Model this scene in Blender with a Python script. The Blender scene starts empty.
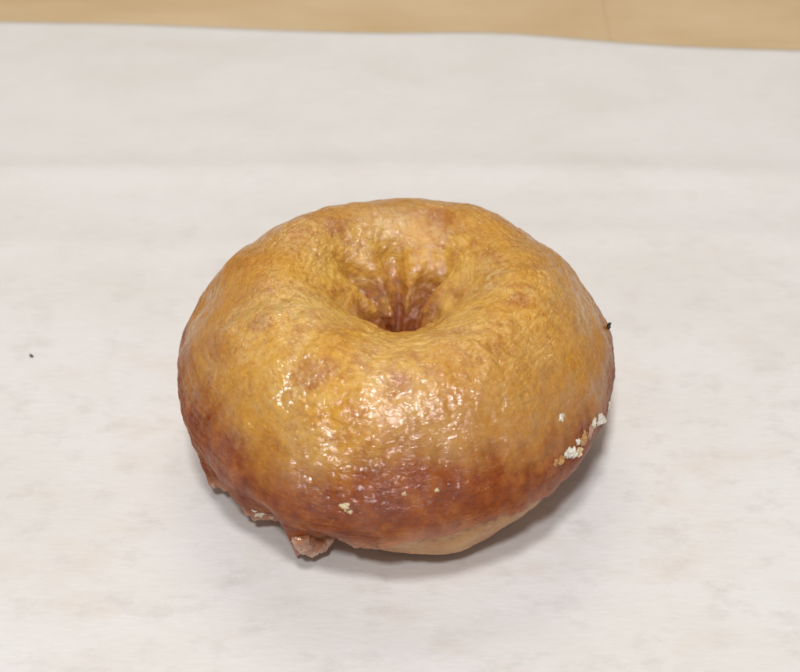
import bpy, bmesh, math, random
import numpy as np
from mathutils import Vector, noise, Matrix
from mathutils.bvhtree import BVHTree

random.seed(7)
SC = bpy.context.scene
COL = SC.collection
R = 0.048                                   # outer radius of the doughnut, metres
W, H = 800.0, 672.0                         # size of the photograph, used only to aim the camera

# ------------------------------------------------------------------ helpers
def link(name, me, mat=None, parent=None):
    o = bpy.data.objects.new(name, me)
    COL.objects.link(o)
    if mat and me: me.materials.append(mat)
    if parent: o.parent = parent
    return o

def tag(o, label=None, cat=None, group=None, kind=None):
    if label: o['label'] = label
    if cat: o['category'] = cat
    if group: o['group'] = group
    if kind: o['kind'] = kind
    return o

def smooth(me):
    me.polygons.foreach_set('use_smooth', [True] * len(me.polygons))
    me.update()

def fbm(p, scale, octv=3, seed=0.0):
    """fractal noise of an (n,3) array, about -1..1"""
    off = Vector((seed * 13.1, seed * 7.7, seed * 3.3))
    return np.array([noise.fractal(Vector(q) * scale + off, 0.9, 2.1, octv) for q in p])

def smst(a, b, x):
    t = np.clip((x - a) / (b - a), 0, 1)
    return t * t * (3 - 2 * t)

class Nodes:
    def __init__(self, name):
        self.m = bpy.data.materials.new(name); self.m.use_nodes = True
        self.t = self.m.node_tree; self.n = self.t.nodes
        self.b = self.n['Principled BSDF']
    def new(self, typ, **kw):
        nd = self.n.new(typ)
        for k, v in kw.items():
            if k in nd.inputs.keys(): self.set(nd.inputs[k], v)
            else: setattr(nd, k, v)
        return nd
    def set(self, sock, v):
        if isinstance(v, bpy.types.NodeSocket): self.t.links.new(v, sock)
        else: sock.default_value = v
    def out(self, **kw):
        for k, v in kw.items(): self.set(self.b.inputs[k.replace('_', ' ')], v)
    def attr(self, name, sock='Fac'):
        return self.new('ShaderNodeAttribute', attribute_name=name).outputs[sock]
    def coord(self, sx=1, sy=1, sz=1, vec=None):
        mp = self.n.new('ShaderNodeMapping')
        self.set(mp.inputs['Vector'], vec if vec else self.new('ShaderNodeTexCoord').outputs['Object'])
        mp.inputs['Scale'].default_value = (sx, sy, sz)
        return mp.outputs[0]
    def noise(self, vec, scale, detail=3, rough=0.55, dist=0.0):
        nd = self.n.new('ShaderNodeTexNoise')
        self.set(nd.inputs['Vector'], vec)
        nd.inputs['Scale'].default_value = scale; nd.inputs['Detail'].default_value = detail
        nd.inputs['Roughness'].default_value = rough; nd.inputs['Distortion'].default_value = dist
        return nd.outputs['Fac']
    def voro(self, vec, scale, feature='F1', rnd=1.0):
        nd = self.n.new('ShaderNodeTexVoronoi'); nd.feature = feature
        self.set(nd.inputs['Vector'], vec); nd.inputs['Scale'].default_value = scale
        nd.inputs['Randomness'].default_value = rnd
        return nd.outputs['Distance']
    def ramp(self, fac, *stops, interp='LINEAR'):
        nd = self.n.new('ShaderNodeValToRGB'); self.set(nd.inputs[0], fac)
        cr = nd.color_ramp; cr.interpolation = interp
        while len(cr.elements) < len(stops): cr.elements.new(0.5)
        for e, (p, c) in zip(cr.elements, stops):
            e.position = p
            e.color = (c, c, c, 1) if isinstance(c, (int, float)) else (*c, 1)
        return nd.outputs[0]
    def math(self, op, a, b=0.0, clamp=False):
        nd = self.n.new('ShaderNodeMath'); nd.operation = op; nd.use_clamp = clamp
        self.set(nd.inputs[0], a); self.set(nd.inputs[1], b)
        return nd.outputs[0]
    def mix(self, fac, a, b, blend='MIX'):
        nd = self.n.new('ShaderNodeMix'); nd.data_type = 'RGBA'; nd.blend_type = blend
        self.set(nd.inputs[0], fac)
        for s, v in ((6, a), (7, b)):
            self.set(nd.inputs[s], (*v, 1) if isinstance(v, tuple) and len(v) == 3 else v)
        return nd.outputs[2]
    def bump(self, h, strength, dist, normal=None):
        nd = self.n.new('ShaderNodeBump')
        self.set(nd.inputs['Height'], h)
        nd.inputs['Strength'].default_value = strength; nd.inputs['Distance'].default_value = dist
        if normal: self.set(nd.inputs['Normal'], normal)
        return nd.outputs[0]

# ------------------------------------------------------------------ materials
def mat_glaze():
    k = Nodes('amber_glaze')
    flow = k.attr('flow', 'Vector'); band = k.attr('band'); pool_shade = k.attr('pool_shade')
    obj = k.coord()
    # golden crust with brown mottling, streaks that run round the ring
    n1 = k.noise(obj, 75, 4, 0.6)
    n2 = k.noise(obj, 210, 4, 0.6, 0.6)
    n3 = k.noise(k.coord(5, 5, 30, flow), 2.0, 4, 0.6, 0.4)
    gold = k.ramp(n1, (0.30, (0.65, 0.285, 0.028)), (0.48, (0.78, 0.410, 0.056)), (0.68, (0.84, 0.51, 0.100)))
    c = k.mix(k.ramp(n2, (0.47, 0.0), (0.68, 0.8)), gold, (0.50, 0.18, 0.024))
    c = k.mix(k.ramp(n3, (0.52, 0.0), (0.74, 0.45)), c, (0.72, 0.44, 0.13))
    br = k.math('ADD', k.attr('brown'), k.math('MULTIPLY', k.math('SUBTRACT', k.noise(obj, 260, 5, 0.65), 0.5), 1.1))
    c = k.mix(k.ramp(br, (0.40, 0.0), (0.75, 0.75)), c, (0.47, 0.155, 0.022))
    # thin whitish film where the sugar has dried
    film = k.math('MULTIPLY', k.ramp(k.noise(obj, 60, 3, 0.5), (0.50, 0.0), (0.68, 0.55)), k.ramp(k.noise(obj, 420, 3, 0.6), (0.42, 0.0), (0.6, 1.0)))
    c = k.mix(film, c, (0.82, 0.57, 0.25))
    fine = k.noise(k.coord(1, 1, 1.5), 560, 5, 0.72, 0.15)
    c = k.mix(k.ramp(fine, (0.34, 0.6), (0.48, 0.0)), c, (0.46, 0.185, 0.022))
    c = k.mix(k.ramp(fine, (0.52, 0.0), (0.68, 0.7)), c, (0.84, 0.56, 0.15))
    dots = k.math('MULTIPLY', k.ramp(k.voro(obj, 560), (0.0, 1.0), (0.20, 0.0)), k.ramp(k.noise(obj, 45, 3, 0.6), (0.42, 0.0), (0.62, 0.8)))
    c = k.mix(dots, c, (0.88, 0.70, 0.40))
    # reddish brown fried belt below, ragged border
    bw = k.math('ADD', k.attr('crust'), k.math('MULTIPLY', k.math('SUBTRACT', k.noise(obj, 85, 5, 0.65), 0.5), 0.34))
    c = k.mix(k.ramp(k.math('ADD', k.attr('rim'), k.math('MULTIPLY', k.math('SUBTRACT', n2, 0.5), 0.5)), (0.42, 0.8), (0.80, 0.0)), c, (0.52, 0.210, 0.028))
    belt = k.ramp(bw, (0.33, 1.0), (0.48, 0.0))
    red = k.ramp(k.noise(obj, 240, 5, 0.65), (0.32, (0.21, 0.036, 0.004)), (0.50, (0.31, 0.068, 0.008)), (0.68, (0.43, 0.130, 0.020)))
    c = k.mix(belt, c, red)
    # syrup pooled in the hole, plus the hole's shade painted in with depth
    pl = k.ramp(k.math('ADD', pool_shade, k.math('MULTIPLY', k.math('SUBTRACT', k.noise(obj, 190, 3, 0.6), 0.5), 0.9)), (0.45, 0.0), (0.85, 0.9))
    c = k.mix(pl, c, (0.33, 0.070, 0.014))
    # pinkish milky lip at the very edge
    lip = k.ramp(k.math('ADD', band, k.math('MULTIPLY', k.math('SUBTRACT', k.noise(obj, 160, 3, 0.6), 0.5), 0.10)), (0.0, 0.85), (0.11, 0.0))
    c = k.mix(k.math('MULTIPLY', lip, k.attr('milk')), c, (0.62, 0.35, 0.24))
    # relief : wet bumps, crinkles, tiny bubbles
    b1 = k.noise(obj, 250, 2, 0.5, 0.3)
    b2 = k.noise(obj, 650, 2, 0.5, 0.4)
    b3 = k.noise(k.coord(14, 14, 110, flow), 2.2, 3, 0.6, 0.8)
    bub = k.ramp(k.voro(obj, 180), (0.0, 1.0), (0.13, 0.0))
    h = k.math('ADD', k.math('MULTIPLY', b1, 1.0), k.math('MULTIPLY', b2, 0.42))
    h = k.math('ADD', h, k.math('MULTIPLY', b3, 0.30))
    h = k.math('ADD', h, k.math('MULTIPLY', bub, 0.30))
    nrm = k.bump(k.math('ADD', h, k.math('MULTIPLY', k.noise(obj, 1100, 3, 0.65, 0.5), 0.35)), 1.0, 0.00085)
    w1 = k.noise(obj, 360, 2, 0.45, 0.3)
    hc = k.math('ADD', w1, k.math('MULTIPLY', b2, 0.16))
    hc = k.math('ADD', hc, k.math('MULTIPLY', b3, 0.16))
    hc = k.math('ADD', hc, k.math('MULTIPLY', bub, 0.35))
    hc = k.math('ADD', hc, k.math('MULTIPLY', k.ramp(k.voro(obj, 420), (0.0, 1.0), (0.2, 0.0)), 0.12))
    cnrm = k.bump(hc, 1.0, 0.00085)
    rough = k.ramp(k.noise(obj, 95, 4, 0.6), (0.35, 0.22), (0.65, 0.5))
    k.out(Base_Color=c, Roughness=rough, Normal=nrm, IOR=1.45, Specular_IOR_Level=0.12,
          Subsurface_Weight=0.22, Subsurface_Scale=0.0016)
    k.b.inputs['Subsurface Radius'].default_value = (1.0, 0.42, 0.14)
    k.out(Coat_Weight=k.math('MULTIPLY', k.math('MULTIPLY', k.ramp(k.attr('rim'), (0.22, 0.35), (0.5, 1.0)), k.math('SUBTRACT', 1.0, k.math('MULTIPLY', belt, 0.35))), k.math('MAXIMUM', k.ramp(k.noise(obj, 70, 3, 0.5), (0.34, 0.25), (0.54, 1.0)), k.ramp(pool_shade, (0.15, 0.0), (0.4, 1.0)))), Coat_Roughness=0.055, Coat_IOR=2.1, Coat_Normal=cnrm)
    return k.m

def mat_drip():
    k = Nodes('milky_glaze')
    obj = k.coord()
    c = k.ramp(k.noise(obj, 260, 3, 0.6), (0.30, (0.32, 0.105, 0.04)), (0.50, (0.42, 0.18, 0.09)), (0.72, (0.68, 0.46, 0.34)))
    nrm = k.bump(k.noise(obj, 700, 3, 0.6), 0.6, 0.0006)
    k.out(Base_Color=c, Roughness=0.2, Normal=nrm, Subsurface_Weight=0.5, Subsurface_Scale=0.002, Coat_Weight=0.8, Coat_Roughness=0.08)
    k.b.inputs['Subsurface Radius'].default_value = (1.0, 0.5, 0.3)
    return k.m

def mat_dough():
    k = Nodes('fried_dough')
    obj = k.coord(); flow = k.attr('flow', 'Vector')
    n = k.noise(obj, 130, 4, 0.6)
    c = k.ramp(n, (0.30, (0.40, 0.15, 0.040)), (0.50, (0.54, 0.25, 0.080)), (0.72, (0.66, 0.37, 0.14)))
    st = k.noise(k.coord(6, 6, 60, flow), 2.0, 4, 0.6)
    c = k.mix(k.ramp(st, (0.52, 0.0), (0.75, 0.5)), c, (0.50, 0.20, 0.07))
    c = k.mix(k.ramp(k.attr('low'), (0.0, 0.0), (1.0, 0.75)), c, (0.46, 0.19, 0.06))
    h = k.math('ADD', k.noise(obj, 420, 4, 0.6), k.math('MULTIPLY', k.noise(obj, 1500, 2, 0.6), 0.25))
    k.out(Base_Color=c, Roughness=0.5, Normal=k.bump(h, 1.0, 0.0020), Subsurface_Weight=0.3, Subsurface_Scale=0.002, Coat_Weight=0.25, Coat_Roughness=0.25)
    k.b.inputs['Subsurface Radius'].default_value = (1.0, 0.45, 0.18)
    return k.m

def mat_flake(name, lo, hi):
    k = Nodes(name); obj = k.coord()
    c = k.ramp(k.noise(obj, 900, 3, 0.6), (0.35, lo), (0.6, hi))
    k.out(Base_Color=c, Roughness=0.45, Normal=k.bump(k.noise(obj, 2200, 3, 0.6), 0.8, 0.0004),
          Subsurface_Weight=0.3, Subsurface_Scale=0.0008, Coat_Weight=0.3, Coat_Roughness=0.15)
    return k.m

def mat_speck():
    k = Nodes('burnt_crumb'); obj = k.coord()
    c = k.ramp(k.noise(obj, 1500, 3, 0.6), (0.4, (0.02, 0.017, 0.016)), (0.65, (0.07, 0.055, 0.05)))
    k.out(Base_Color=c, Roughness=0.55, Normal=k.bump(k.noise(obj, 3000, 2, 0.5), 0.7, 0.0003))
    return k.m

def mat_paper():
    k = Nodes('baking_paper'); obj = k.coord()
    base = (0.795, 0.79, 0.795)
    # cloudy translucency, drawn out across the sheet
    cl = k.noise(k.coord(16, 26, 1), 1.0, 5, 0.62, 0.3)
    c = k.mix(k.ramp(cl, (0.38, 0.7), (0.56, 0.0)), base, (0.75, 0.73, 0.705))
    fib = k.noise(k.coord(260, 1500, 1), 1.0, 4, 0.65, 0.5)
    c = k.mix(k.ramp(fib, (0.30, 0.22), (0.55, 0.0)), c, (0.70, 0.69, 0.69))
    c = k.mix(k.ramp(fib, (0.55, 0.0), (0.75, 0.35)), c, (0.86, 0.85, 0.84))
    # grease spots, beige and pinkish
    sp = k.noise(k.coord(40, 64, 1), 1.0, 5, 0.6, 0.2)
    y = k.new('ShaderNodeSeparateXYZ'); k.set(y.inputs[0], obj)
    near = k.ramp(k.math('MULTIPLY', k.math('SUBTRACT', 0.12, y.outputs[1]), 4.0, True), (0.0, 0.15), (0.45, 1.0))   # handling marks thin out towards the far edge
    c = k.mix(k.math('MULTIPLY', k.ramp(sp, (0.54, 0.0), (0.74, 0.5)), near), c, (0.72, 0.625, 0.55))
    sp2 = k.noise(k.coord(95, 130, 1), 1.0, 5, 0.68, 0.0)
    c = k.mix(k.math('MULTIPLY', k.ramp(sp2, (0.52, 0.0), (0.72, 0.55)), near), c, (0.62, 0.595, 0.575))
    k.out(Base_Color=c, Roughness=k.ramp(sp, (0.5, 0.62), (0.72, 0.42)), Specular_IOR_Level=0.3,
          Normal=k.bump(k.noise(k.coord(160, 420, 1), 1.0, 4, 0.6), 0.35, 0.0005))
    return k.m

def mat_table():
    k = Nodes('tan_board'); obj = k.coord()
    n = k.noise(k.coord(9, 22, 1), 1.0, 5, 0.6, 0.4)
    c = k.ramp(n, (0.32, (0.60, 0.43, 0.23)), (0.50, (0.66, 0.50, 0.30)), (0.68, (0.72, 0.57, 0.37)))
    g = k.noise(k.coord(30, 400, 1), 1.0, 4, 0.6, 0.4)
    c = k.mix(k.ramp(g, (0.5, 0.0), (0.75, 0.3)), c, (0.55, 0.39, 0.20))
    k.out(Base_Color=c, Roughness=0.5, Normal=k.bump(g, 0.2, 0.0005))
    return k.m

# ------------------------------------------------------------------ camera
ELEV = math.radians(41.0); DIST = 0.36
CX, CY = 397.0, 372.0                        # where the aim point stands in the photograph
AIM = Vector((0, 0, 0.42 * R))
cam = bpy.data.cameras.new('camera'); camo = bpy.data.objects.new('camera', cam); COL.objects.link(camo)
cam.sensor_width = 36; cam.sensor_fit = 'HORIZONTAL'
PXM = 218.0 / R                              # photograph pixels per metre at the aim point
cam.lens = 36 * DIST * PXM / W
camo.location = AIM + Vector((0, -math.cos(ELEV), math.sin(ELEV))) * DIST
camo.rotation_euler = (math.pi / 2 - ELEV, 0, 0)
cam.shift_x = (W / 2 - CX) / W
cam.shift_y = (CY - H / 2) / W
cam.clip_start = 0.01; cam.clip_end = 20
cam.dof.use_dof = True; cam.dof.focus_distance = DIST - 0.016; cam.dof.aperture_fstop = 22
SC.camera = camo
_q = camo.rotation_euler.to_matrix()
def ray(px, py):
    d = Vector(((px - CX) / (PXM * DIST), -(py - CY) / (PXM * DIST), -1.0))
    return camo.location.copy(), (_q @ d).normalized()

# ------------------------------------------------------------------ doughnut body
PROF = np.array([                            # (r, z) of the cross-section in units of R, from the pinch of the hole round
    (0.04, 0.43), (0.09, 0.545), (0.165, 0.665), (0.265, 0.785), (0.375, 0.885), (0.50, 0.94), (0.64, 0.92), (0.79, 0.832),
    (0.905, 0.69), (0.985, 0.54), (1.0, 0.42), (0.965, 0.29), (0.90, 0.165), (0.815, 0.062), (0.725, 0.008),
    (0.57, 0.0), (0.37, 0.02), (0.18, 0.12), (0.07, 0.28)])
NP_ = len(PROF)

def prof(t):
    """periodic Catmull-Rom through PROF"""
    t = np.mod(t, NP_); i = np.floor(t).astype(int); f = (t - i)[..., None]
    p0, p1, p2, p3 = (PROF[(i + k) % NP_] for k in (-1, 0, 1, 2))
    return 0.5 * (2 * p1 + (p2 - p0) * f + (2 * p0 - 5 * p1 + 4 * p2 - p3) * f ** 2 + (3 * p1 - p0 - 3 * p2 + p3) * f ** 3)

def wrap(a): return (a + math.pi) % (2 * math.pi) - math.pi
def gs(th, deg, wdeg): return np.exp(-(wrap(th - math.radians(deg)) / math.radians(wdeg)) ** 2)

# outline: factor on the outer radius per angle (0 = right, 90 = far side, 270 = towards the camera)
OUT = [(0, 1.0), (20, 0.985), (40, 1.0), (60, 1.015), (80, 1.0), (95, 0.985), (110, 0.94), (130, 0.965), (145, 1.005), (165, 1.01), (180, 0.985), (210, 0.99), (240, 1.0), (270, 1.0), (300, 1.0), (330, 0.97), (345, 0.98)]
def table(tab, th, wdeg):
    a = np.array([math.radians(x[0]) for x in tab]); v = np.array([x[1] for x in tab])
    d = (th[..., None] - a + math.pi) % (2 * math.pi) - math.pi
    w = np.exp(-(d / math.radians(wdeg)) ** 2) + 1e-9
    return (w * v).sum(-1) / w.sum(-1)
def outline(th): return table(OUT, th, 13)
# how far the side draws in below the widest ring
UND = [(5, 0.0), (30, 0.0), (60, 0.0), (90, 0.0), (120, 0.0), (150, 0.0), (180, 0.0), (195, 0.03), (210, 0.07), (225, 0.14), (240, 0.22), (252, 0.20), (263, 0.09), (272, -0.01), (285, -0.04), (300, 0.02), (315, 0.13), (330, 0.29), (345, 0.24)]

CREASE = [(146, 11, 0.080), (97, 9, 0.038), (45, 12, 0.070), (122, 8, -0.018), (72, 9, -0.022), (200, 16, 0.02), (330, 18, 0.02)]

def body(th, t):
    """surface point (units of R) at angle th and profile position t; arrays of one shape"""
    p = prof(t); r = p[..., 0]; z = p[..., 1]
    o = outline(th)
    r = r * (1 + (o - 1) * smst(0.2, 0.8, r))
    u = table(UND, th, 12)
    r = r * (1 - u * smst(0.46, 0.0, z) * smst(0.3, 0.6, r))
    hole = np.exp(-((r - 0.19) / 0.12) ** 2) * smst(0.3, 0.6, z)
    for deg, w, amp in CREASE:               # folds running down into the hole
        thw = th + 0.12 * np.sin(9 * z + deg)
        r = r + amp * hole * gs(thw, deg, w) - 0.45 * amp * hole * (gs(th, deg + 2.1 * w, w) + gs(th, deg - 2.1 * w, w))
    x = r * np.cos(th); y = r * np.sin(th)
    # the hole leans a little away from the camera and to the left
    k = 1 - smst(0.15, 0.8, r)
    x = x + 0.012 * k; y = y + 0.11 * k
    q = np.stack([x, y, z], -1)
    return q

def lumps(q, shp):
    f = q.reshape(-1, 3)
    a = 0.018 * fbm(f, 1.5, 2, 1.0) + 0.016 * fbm(f, 4.2, 2, 2.0) + 0.0045 * fbm(f, 12, 3, 3.0) + 0.0009 * fbm(f, 34, 2, 4.0)
    inner = smst(0.36, 0.2, np.hypot(f[:, 0], f[:, 1] - 0.1))
    a = a + inner * (0.020 * fbm(f, 7, 3, 5.0) + 0.004 * fbm(f, 26, 2, 6.0))
    return a.reshape(shp)

def grid_normals(q):
    du = np.roll(q, -1, 0) - np.roll(q, 1, 0)
    dv = np.empty_like(q); dv[:, 1:-1] = q[:, 2:] - q[:, :-2]; dv[:, 0] = q[:, 1] - q[:, 0]; dv[:, -1] = q[:, -1] - q[:, -2]
    n = np.cross(du, dv); n /= np.linalg.norm(n, axis=-1, keepdims=True) + 1e-12
    return n

def ring_mesh(name, q, wrapv, attrs):
    nu, nv = q.shape[:2]
    i = np.arange(nu)[:, None]; j = np.arange(nv if wrapv else nv - 1)[None]
    i2 = (i + 1) % nu; j2 = (j + 1) % nv
    f = np.stack([i * nv + j, i2 * nv + j, i2 * nv + j2, i * nv + j2], -1).reshape(-1, 4)
    me = bpy.data.meshes.new(name)
    me.vertices.add(nu * nv); me.vertices.foreach_set('co', (q * R).reshape(-1).astype(np.float32))
    me.loops.add(f.size); me.loops.foreach_set('vertex_index', f.reshape(-1).astype(np.int32))
    me.polygons.add(len(f)); me.polygons.foreach_set('loop_start', (np.arange(len(f)) * 4).astype(np.int32))
    me.update(calc_edges=True); me.validate(); smooth(me)
    for nm, arr in attrs.items():
        if arr.ndim == 3:
            a = me.attributes.new(nm, 'FLOAT_VECTOR', 'POINT'); a.data.foreach_set('vector', arr.reshape(-1).astype(np.float32))
        else:
            a = me.attributes.new(nm, 'FLOAT', 'POINT'); a.data.foreach_set('value', arr.reshape(-1).astype(np.float32))
    return me

def flow_attr(th, t):
    return np.stack([np.cos(th), np.sin(th), t / NP_ * 2.6 / 1.0], -1)

NU = 900
doughnut = link('doughnut', None)
tag(doughnut, 'glossy golden brown glazed ring doughnut with a pinched hole on white paper', 'doughnut')

# dough
th1 = np.linspace(0, 2 * math.pi, NU, endpoint=False)
NV = 300
tv = np.linspace(0, NP_, NV, endpoint=False)
TH, T = np.meshgrid(th1, tv, indexing='ij')
q = body(TH, T); n = grid_normals(q)
sgn = np.sign((n[:, NV // 3] * (q[:, NV // 3] - np.array([0, 0, .45]))).sum())
q = q + n * sgn * lumps(q, TH.shape)[..., None]
q[..., 2] = np.maximum(q[..., 2], 0.004)
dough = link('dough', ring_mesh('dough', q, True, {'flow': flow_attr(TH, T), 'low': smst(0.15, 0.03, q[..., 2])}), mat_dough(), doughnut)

# glaze : from inside the hole over the top to a wandering lower edge, with a rounded lip and a thick inside
GE = [(0, 11.4), (20, 11.2), (45, 11.4), (90, 11.6), (150, 11.6), (180, 11.7), (205, 12.3), (218, 11.9), (230, 12.3), (242, 12.3), (248, 12.2),
      (252, 12.0), (262, 11.1), (275, 10.45), (288, 10.25), (302, 10.2), (315, 10.4), (328, 10.8), (340, 11.5)]
def edge_t(th): return table(GE, th, 8)
wob = np.array([noise.fractal(Vector((math.cos(a) * 6, math.sin(a) * 6, 5.0)), 0.8, 2.0, 3) for a in th1])
wob2 = np.array([noise.fractal(Vector((math.cos(a) * 26, math.sin(a) * 26, 9.0)), 0.8, 2.0, 2) for a in th1])
te = edge_t(th1) + 0.16 * wob + 0.15 * wob2
NG = 420
s = np.linspace(0, 1, NG); s = 1 - (1 - s) ** 1.25
T0 = -0.5
TG = T0 + (te[:, None] - T0) * s[None]
THG = np.repeat(th1[:, None], NG, 1)
q = body(THG, TG); n = grid_normals(q) * sgn
lump = lumps(q, TG.shape)
# fine wrinkles of dried glaze that run round the ring, stronger on the flanks
wc = np.stack([np.cos(THG) * 5, np.sin(THG) * 5, TG * 4.2], -1).reshape(-1, 3)
wr = np.abs(fbm(wc, 1.0, 3, 8.0)); wm = smst(-0.15, 0.35, fbm(q.reshape(-1, 3), 2.2, 2, 9.0))
lump = lump - (0.0065 * np.exp(-wr / 0.12) * (0.25 + 0.75 * wm)).reshape(TG.shape) * smst(2.5, 4.0, TG)
q = q + n * lump[..., None]
d = (te[:, None] - TG) * 0.135               # about the distance from the lower edge in R
lipw = 0.045
round_ = np.sqrt(np.clip(1 - np.clip(1 - d / 0.018, 0, 1) ** 2, 0, 1))
lipth = table([(0, 0.012), (180, 0.02), (215, 0.028), (255, 0.026), (275, 0.012), (310, 0.010)], th1, 12)[:, None]
thick = (0.010 + lipth * np.exp(-(d / lipw) ** 2)) * round_
q0 = q.copy()
q = q + n * thick[..., None]
# hanging folds of glaze on the left of the front
DR = [(207, 4.5, 0.085, 0.03), (225, 7, 0.085, 0.02), (242.5, 4.6, 0.12, 0.06)]
for deg, w, outw, down in DR:
    g = gs(THG, deg, w) * np.exp(-(d / 0.19) ** 2) * (1 + 0.35 * wob2[:, None])
    q[..., 0] += g * outw * np.cos(THG); q[..., 1] += g * outw * np.sin(THG); q[..., 2] -= g * down
q[..., 2] = np.where(q[..., 2] < 0.05, 0.01 + 0.04 * np.exp((q[..., 2] - 0.05) / 0.04), q[..., 2])
# inner surface, well inside the dough
cen = np.stack([0.54 * np.cos(THG), 0.54 * np.sin(THG), np.full_like(THG, 0.44)], -1)
NI = 14
back = []
for kk in range(1, NI + 1):
    idx = int(round((1 - kk / (NI + 1)) * (NG - 1)))
    p = q0[:, idx]; c0 = cen[:, idx]
    back.append(p + (c0 - p) * 0.45)
qa = np.concatenate([q, np.stack(back, 1)], 1)
def ext(a, val): return np.concatenate([a, np.full((NU, NI), val)], 1)
TGx = np.concatenate([TG, np.repeat(TG[:, -1:], NI, 1)], 1); THx = np.repeat(th1[:, None], NG + NI, 1)
BELT = [(0, 0.0), (60, 0.0), (120, 0.0), (180, 0.03), (205, 0.10), (225, 0.11), (245, 0.09), (265, 0.05), (278, -0.02), (295, -0.14), (310, -0.15), (330, -0.08), (345, -0.02)]
pool_shade = np.clip(1.43 - TG / 3.0, 0, 1.2) * 0.9
me = ring_mesh('glaze', qa, True, {'flow': flow_attr(THx, TGx), 'band': ext(d, 0.0), 'milk': np.repeat(table([(0, 0.3), (90, 0.2), (180, 0.5), (215, 1.0), (250, 1.0), (270, 0.5), (300, 0.35)], th1, 14)[:, None], NG + NI, 1), 'rim': ext(d - table([(0, 0.10), (45, 0.16), (90, 0.20), (135, 0.20), (180, 0.14), (225, 0.0), (270, -0.12), (315, -0.10), (345, 0.0)], THG, 20), 0.0), 'crust': ext(d - table(BELT, THG, 14), 0.0), 'pool_shade': ext(pool_shade, 0.0)})
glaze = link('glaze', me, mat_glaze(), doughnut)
for m_ in (dough.data, glaze.data):          # outward normals
    bm = bmesh.new(); bm.from_mesh(m_); bmesh.ops.recalc_face_normals(bm, faces=bm.faces); bm.to_mesh(m_); bm.free(); smooth(m_)

def tree_of(o):
    m_ = o.data
    return BVHTree.FromPolygons([v.co for v in m_.vertices], [p.vertices for p in m_.polygons])
TREE = tree_of(glaze)
def hit(px, py):
    o_, d_ = ray(px, py)
    p, nn, _, _ = TREE.ray_cast(o_, d_)
    return p, nn

# ------------------------------------------------------------------ blobs: several balls fused into one lumpy mesh
def blob(name, balls, voxel, rough=0.0, rs=900, relax=4):
    bm = bmesh.new()
    for c, r_, *sc in balls:
        s_ = sc[0] if sc else (1, 1, 1)
        mtx = Matrix.Translation(c) @ Matrix.Diagonal((r_ * s_[0], r_ * s_[1], r_ * s_[2], 1))
        bmesh.ops.create_icosphere(bm, subdivisions=3, radius=1, matrix=mtx)
    me_ = bpy.data.meshes.new(name); bm.to_mesh(me_); bm.free()
    tmp = bpy.data.objects.new('tmp', me_); COL.objects.link(tmp)
    md = tmp.modifiers.new('r', 'REMESH'); md.mode = 'VOXEL'; md.voxel_size = voxel
    ms = tmp.modifiers.new('s', 'SMOOTH'); ms.iterations = relax; ms.factor = 0.5
    dg = bpy.context.evaluated_depsgraph_get()
    out = bpy.data.meshes.new_from_object(tmp.evaluated_get(dg))
    bpy.data.objects.remove(tmp)
    out.name = name
    if rough:
        for v in out.vertices:
            v.co += v.normal * rough * noise.fractal(v.co * rs, 0.8, 2.0, 3)
    smooth(out)
    return out

MILK = mat_drip()
WHITE = mat_flake('dry_white_glaze', (0.70, 0.60, 0.47), (0.87, 0.82, 0.74))
CREAM = mat_flake('cream_glaze', (0.62, 0.42, 0.20), (0.80, 0.66, 0.42))
AMBER = mat_flake('amber_crumb', (0.45, 0.19, 0.05), (0.66, 0.38, 0.13))

co_ = np.empty(len(glaze.data.vertices) * 3, np.float32); glaze.data.vertices.foreach_get('co', co_); co_ = co_.reshape(-1, 3)
brown = np.zeros(len(co_), np.float32)
for px, py, rad in ((310, 374, 0.0052), (326, 366, 0.0035), (262, 322, 0.0035), (215, 345, 0.0045), (400, 385, 0.0035), (520, 300, 0.0030), (440, 215, 0.0045), (335, 225, 0.0040)):
    p, nn = hit(px, py)
    dv_ = (co_ - np.array(p)) / rad
    brown = np.maximum(brown, np.exp(-(dv_ ** 2).sum(1)))
at_ = glaze.data.attributes.new('brown', 'FLOAT', 'POINT'); at_.data.foreach_set('value', brown)
def on(px, py, back=0.0):
    p, nn = hit(px, py)
    return None if p is None else p - nn * back

def drip(pts):
    balls = []
    for px, py, r_, push in pts:
        p = None
        for k in range(0, 80):               # walk in to the surface when the spot lies just off the edge
            f = 1 - k * 0.004
            p, nn = hit(CX + (px - CX) * f, CY + (py - CY) * f)
            if p: break
        o_, d_ = ray(px, py)
        # point on the sight line at the depth of the surface
        t_ = (p - o_).dot(d_) - push
        c = o_ + d_ * t_
        c.z = max(c.z, r_ * 0.9)
        balls.append((c, r_))
    ob = link('glaze_drip', blob('glaze_drip', balls, 0.00025, 0.00045, 480, 20), MILK, glaze)
    return ob

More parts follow.
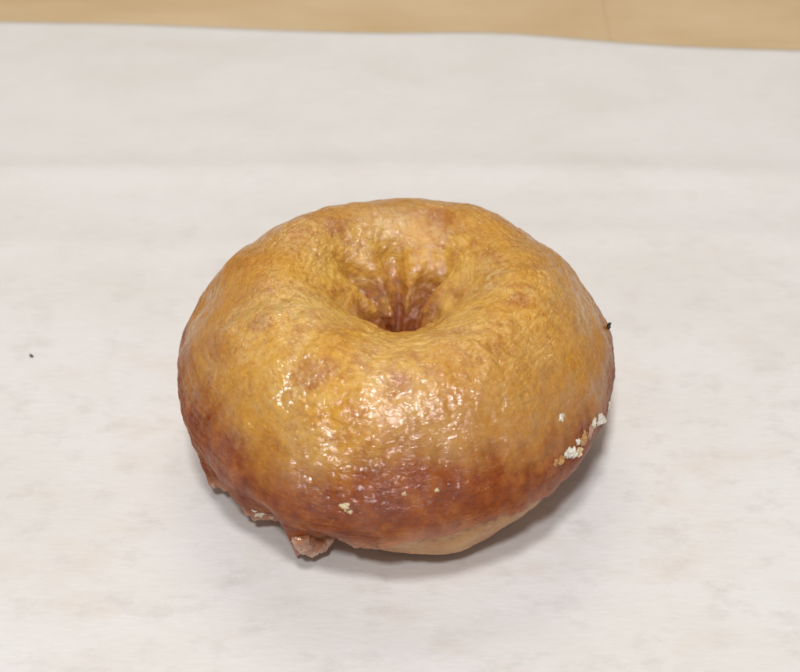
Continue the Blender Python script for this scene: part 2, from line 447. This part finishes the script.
def flake(px, py, size, mat, tall=0.4, aspect=1.0):
    """irregular crust lying on the glaze: outline and top wander, underside sunk into the surface"""
    p, nn = hit(px, py)
    if p is None:
        for k in range(1, 80):
            p, nn = hit(CX + (px - CX) * (1 - k * 0.004), CY + (py - CY) * (1 - k * 0.004))
            if p: break
    t1 = nn.orthogonal().normalized(); t2 = nn.cross(t1)
    sd = random.uniform(0, 100); rot = random.uniform(0, 6.28)
    NA, NR = 56, 16
    bm = bmesh.new(); rings = []
    for r_ in range(NR + 1):
            rho = r_ / NR; ring = []
            for a_ in range(NA):
                a = 2 * math.pi * a_ / NA
                out_ = size * (0.62 + 0.42 * noise.fractal(Vector((math.cos(a) * 1.1, math.sin(a) * 1.1, sd)), 1.0, 2.0, 3))
                u = t1 * math.cos(a + rot) * out_ * rho * aspect + t2 * math.sin(a + rot) * out_ * rho
                q_ = p + u
                sp_, sn_, _, _ = TREE.find_nearest(q_)
                hgt = size * tall * 0.62 * (1 - rho ** 4) * (0.55 + 1.1 * abs(noise.fractal(q_ * (0.9 / size) + Vector((sd, 0, 0)), 0.7, 2.1, 4))) - size * 0.12 * rho
                ring.append(bm.verts.new(sp_ + nn * hgt))
            rings.append(ring)
    base = bm.verts.new(p - nn * size * 0.5)
    for k in range(NR):
        for a_ in range(NA):
            b_ = (a_ + 1) % NA
            bm.faces.new((rings[k][a_], rings[k + 1][a_], rings[k + 1][b_], rings[k][b_]))
    for a_ in range(NA):
        bm.faces.new((rings[NR][(a_ + 1) % NA], rings[NR][a_], base))
    bmesh.ops.remove_doubles(bm, verts=rings[0], dist=1e-7)
    bmesh.ops.recalc_face_normals(bm, faces=bm.faces)
    me_ = bpy.data.meshes.new('glaze_flake'); bm.to_mesh(me_); bm.free(); smooth(me_)
    return link('glaze_flake', me_, mat, glaze)

# ------------------------------------------------------------------ paper and table
def paper():
    nx, ny = 260, 220
    x0, x1 = -0.34, 0.34; y0 = -0.22
    vs = np.zeros((nx, ny, 3))
    xs = np.linspace(x0, x1, nx)
    # far edge: wanders, nearer on the right
    EDG = np.array([ray_ for ray_ in FAR])
    ye = np.interp(xs, EDG[:, 0], EDG[:, 1])
    ye = np.convolve(np.pad(ye, 6, 'edge'), np.ones(13) / 13, 'valid')
    for i, x in enumerate(xs):
        ys = y0 + (ye[i] - y0) * np.linspace(0, 1, ny)
        for j, y in enumerate(ys):
            far = min(max((y - 0.045) / 0.06, 0), 1)
            z = 0.0004 * noise.noise(Vector((x * 9, y * 30, 1.0))) * far
            z += far * 0.0013 * (math.exp(-((y - 0.075 - 0.012 * x - 0.002 * math.sin(x * 30)) / 0.006) ** 2)
                                 + 0.9 * math.exp(-((y - 0.107 + 0.02 * x - 0.002 * math.sin(x * 22 + 1)) / 0.007) ** 2))
            vs[i, j] = (x, y, z + 0.0003 * far)
    me_ = bpy.data.meshes.new('paper_sheet')
    top = vs.reshape(-1, 3); bot = top - np.array([0, 0, 0.00012])
    faces = [(i * ny + j, (i + 1) * ny + j, (i + 1) * ny + j + 1, i * ny + j + 1) for i in range(nx - 1) for j in range(ny - 1)]
    N = nx * ny
    fb = [tuple(N + k for k in reversed(f)) for f in faces]
    loop = [i * ny for i in range(nx)] + [(nx - 1) * ny + j for j in range(1, ny)] + [i * ny + ny - 1 for i in range(nx - 2, -1, -1)] + [j for j in range(ny - 2, 0, -1)]
    side = [(loop[(k + 1) % len(loop)], loop[k], N + loop[k], N + loop[(k + 1) % len(loop)]) for k in range(len(loop))]
    me_.from_pydata(np.concatenate([top, bot]).tolist(), [], faces + fb + side)
    smooth(me_)
    return me_

def ground(px, py, z=0.0):
    o_, d_ = ray(px, py)
    return o_ + d_ * ((z - o_.z) / d_.z)
FAR = []
for px, py in ((-60, 18), (0, 20), (130, 22), (260, 28), (400, 32), (480, 29), (540, 33), (620, 41), (700, 46), (800, 49), (870, 53)):
    g = ground(px, py, 0.0008); FAR.append((g.x, g.y))
FAR = [(-0.4, FAR[0][1])] + FAR + [(0.4, FAR[-1][1])]
sheet = link('paper_sheet', paper(), mat_paper())
tag(sheet, 'white baking paper sheet with faint grease spots under the doughnut', 'paper')

def board_mesh():
    bm = bmesh.new()
    seam = ground(607, 20).x
    for xa, xb in ((-0.9, seam - 0.00003), (seam + 0.00003, 0.9)):
        r_ = bmesh.ops.create_cube(bm, size=1, matrix=Matrix.Translation(((xa + xb) / 2, 0.15, -0.0106)) @ Matrix.Diagonal((xb - xa, 1.3, 0.02, 1)))
        es = [e for e in bm.edges if e.verts[0] in r_['verts'] and e.verts[1] in r_['verts']]
        bmesh.ops.bevel(bm, geom=es, offset=0.0001, segments=2, affect='EDGES')
    me_ = bpy.data.meshes.new('tabletop'); bm.to_mesh(me_); bm.free()
    return me_
tb = link('tabletop', board_mesh(), mat_table())
tag(tb, kind='structure')

# ------------------------------------------------------------------ drips, flakes, specks
drip([(300, 539, 0.0020, -0.0004), (305, 543, 0.0023, -0.0003), (312, 544, 0.0025, -0.0005), (319, 542, 0.0024, -0.0006), (326, 538, 0.0019, -0.0008), (298, 546, 0.0010, 0.0003), (315, 549, 0.0014, 0.0)])
flake(257, 517, 0.0016, MILK, 0.35, 1.5)
flake(272, 518, 0.0014, MILK, 0.30, 1.5)
flake(214, 486, 0.0014, MILK, 0.35, 1.2)
flake(600, 420, 0.0028, WHITE, 0.5)
flake(594, 423, 0.0018, WHITE, 0.4)
flake(591, 431, 0.0023, MILK, 0.25, 1.6)
flake(585, 438, 0.0019, AMBER, 0.3, 1.5)
flake(572, 452, 0.0027, WHITE, 0.5)
flake(567, 453, 0.0018, WHITE, 0.4)
flake(579, 451, 0.0018, CREAM, 0.5)
flake(578, 442, 0.0012, WHITE, 0.6)
flake(561, 418, 0.0014, WHITE, 0.5)
flake(563, 415, 0.0007, WHITE, 0.5)
flake(611, 406, 0.0016, WHITE, 0.4)
flake(562, 460, 0.0019, AMBER, 0.4)
flake(556, 463, 0.0014, AMBER, 0.4)
flake(345, 507, 0.0019, CREAM, 0.25)
flake(350, 512, 0.0011, CREAM, 0.25)
flake(260, 515, 0.0020, WHITE, 0.3, 1.4)  # pale flake standing in for a white glint on the fold
flake(254, 511, 0.0012, WHITE, 0.3)
flake(298, 548, 0.0011, WHITE, 0.4)
flake(437, 490, 0.0009, CREAM, 0.3)
flake(316, 488, 0.0012, MILK, 0.3)
flake(404, 494, 0.0008, CREAM, 0.4)
SP = mat_speck()
p, nn = None, None
for k in range(20):
    p, nn = hit(607 - k, 327)
    if p: break
sp = link('crumb', blob('crumb', [(Vector((0, 0, 0)), 0.00055, (0.8, 1, 1.3)), (Vector((0.0002, 0, 0.0006)), 0.0004)], 0.00015, 0.0002, 1500, 1), SP)
sp.location = p + nn * 0.0004
tag(sp, 'dark burnt speck stuck to the right side of the doughnut', 'crumb')
g = ground(32, 357)
cr = link('crumb', blob('crumb', [(Vector((0, 0, 0)), 0.0004, (1, .8, .8)), (Vector((-0.0004, 0.0003, 0.0001)), 0.00025)], 0.0001, 0.00012, 2500, 1), SP)
cr.location = (g.x, g.y, 0.0003)
tag(cr, 'tiny dark crumb lying alone on the white paper left of the doughnut', 'crumb')

# ------------------------------------------------------------------ light: camera flash, soft ceiling light and an added warm fill
def area(name, loc, aim, size, power, color, sy=None):
    l = bpy.data.lights.new(name, 'AREA'); l.shape = 'RECTANGLE'; l.size = size; l.size_y = sy or size
    l.energy = power; l.color = color
    o = bpy.data.objects.new(name, l); COL.objects.link(o)
    o.location = loc; o.rotation_euler = (Vector(aim) - Vector(loc)).to_track_quat('-Z', 'Y').to_euler()
    return o
area('flash_lamp', (-0.06, -0.50, 0.74), (0, 0.03, 0), 0.07, 2.9, (1.0, 0.985, 0.965))
area('overhead_lamp', (-0.04, -0.39, 1.15), (0, 0.03, 0), 0.15, 6.0, (1.0, 0.985, 0.965))
area('warm_back_fill', (-0.05, 0.75, 0.95), (0, 0.42, 0), 0.6, 3.2, (1.0, 0.80, 0.56))  # added fill that warms the far paper, standing in for tan bounce
w = bpy.data.worlds.new('World'); SC.world = w; w.use_nodes = True
w.node_tree.nodes['Background'].inputs[0].default_value = (1.0, 0.97, 0.94, 1)
w.node_tree.nodes['Background'].inputs[1].default_value = 0.20

SC.render.engine = 'CYCLES'
SC.view_settings.view_transform = 'Standard'; SC.view_settings.look = 'None'
SC.view_settings.exposure = 0.0; SC.view_settings.gamma = 1.0
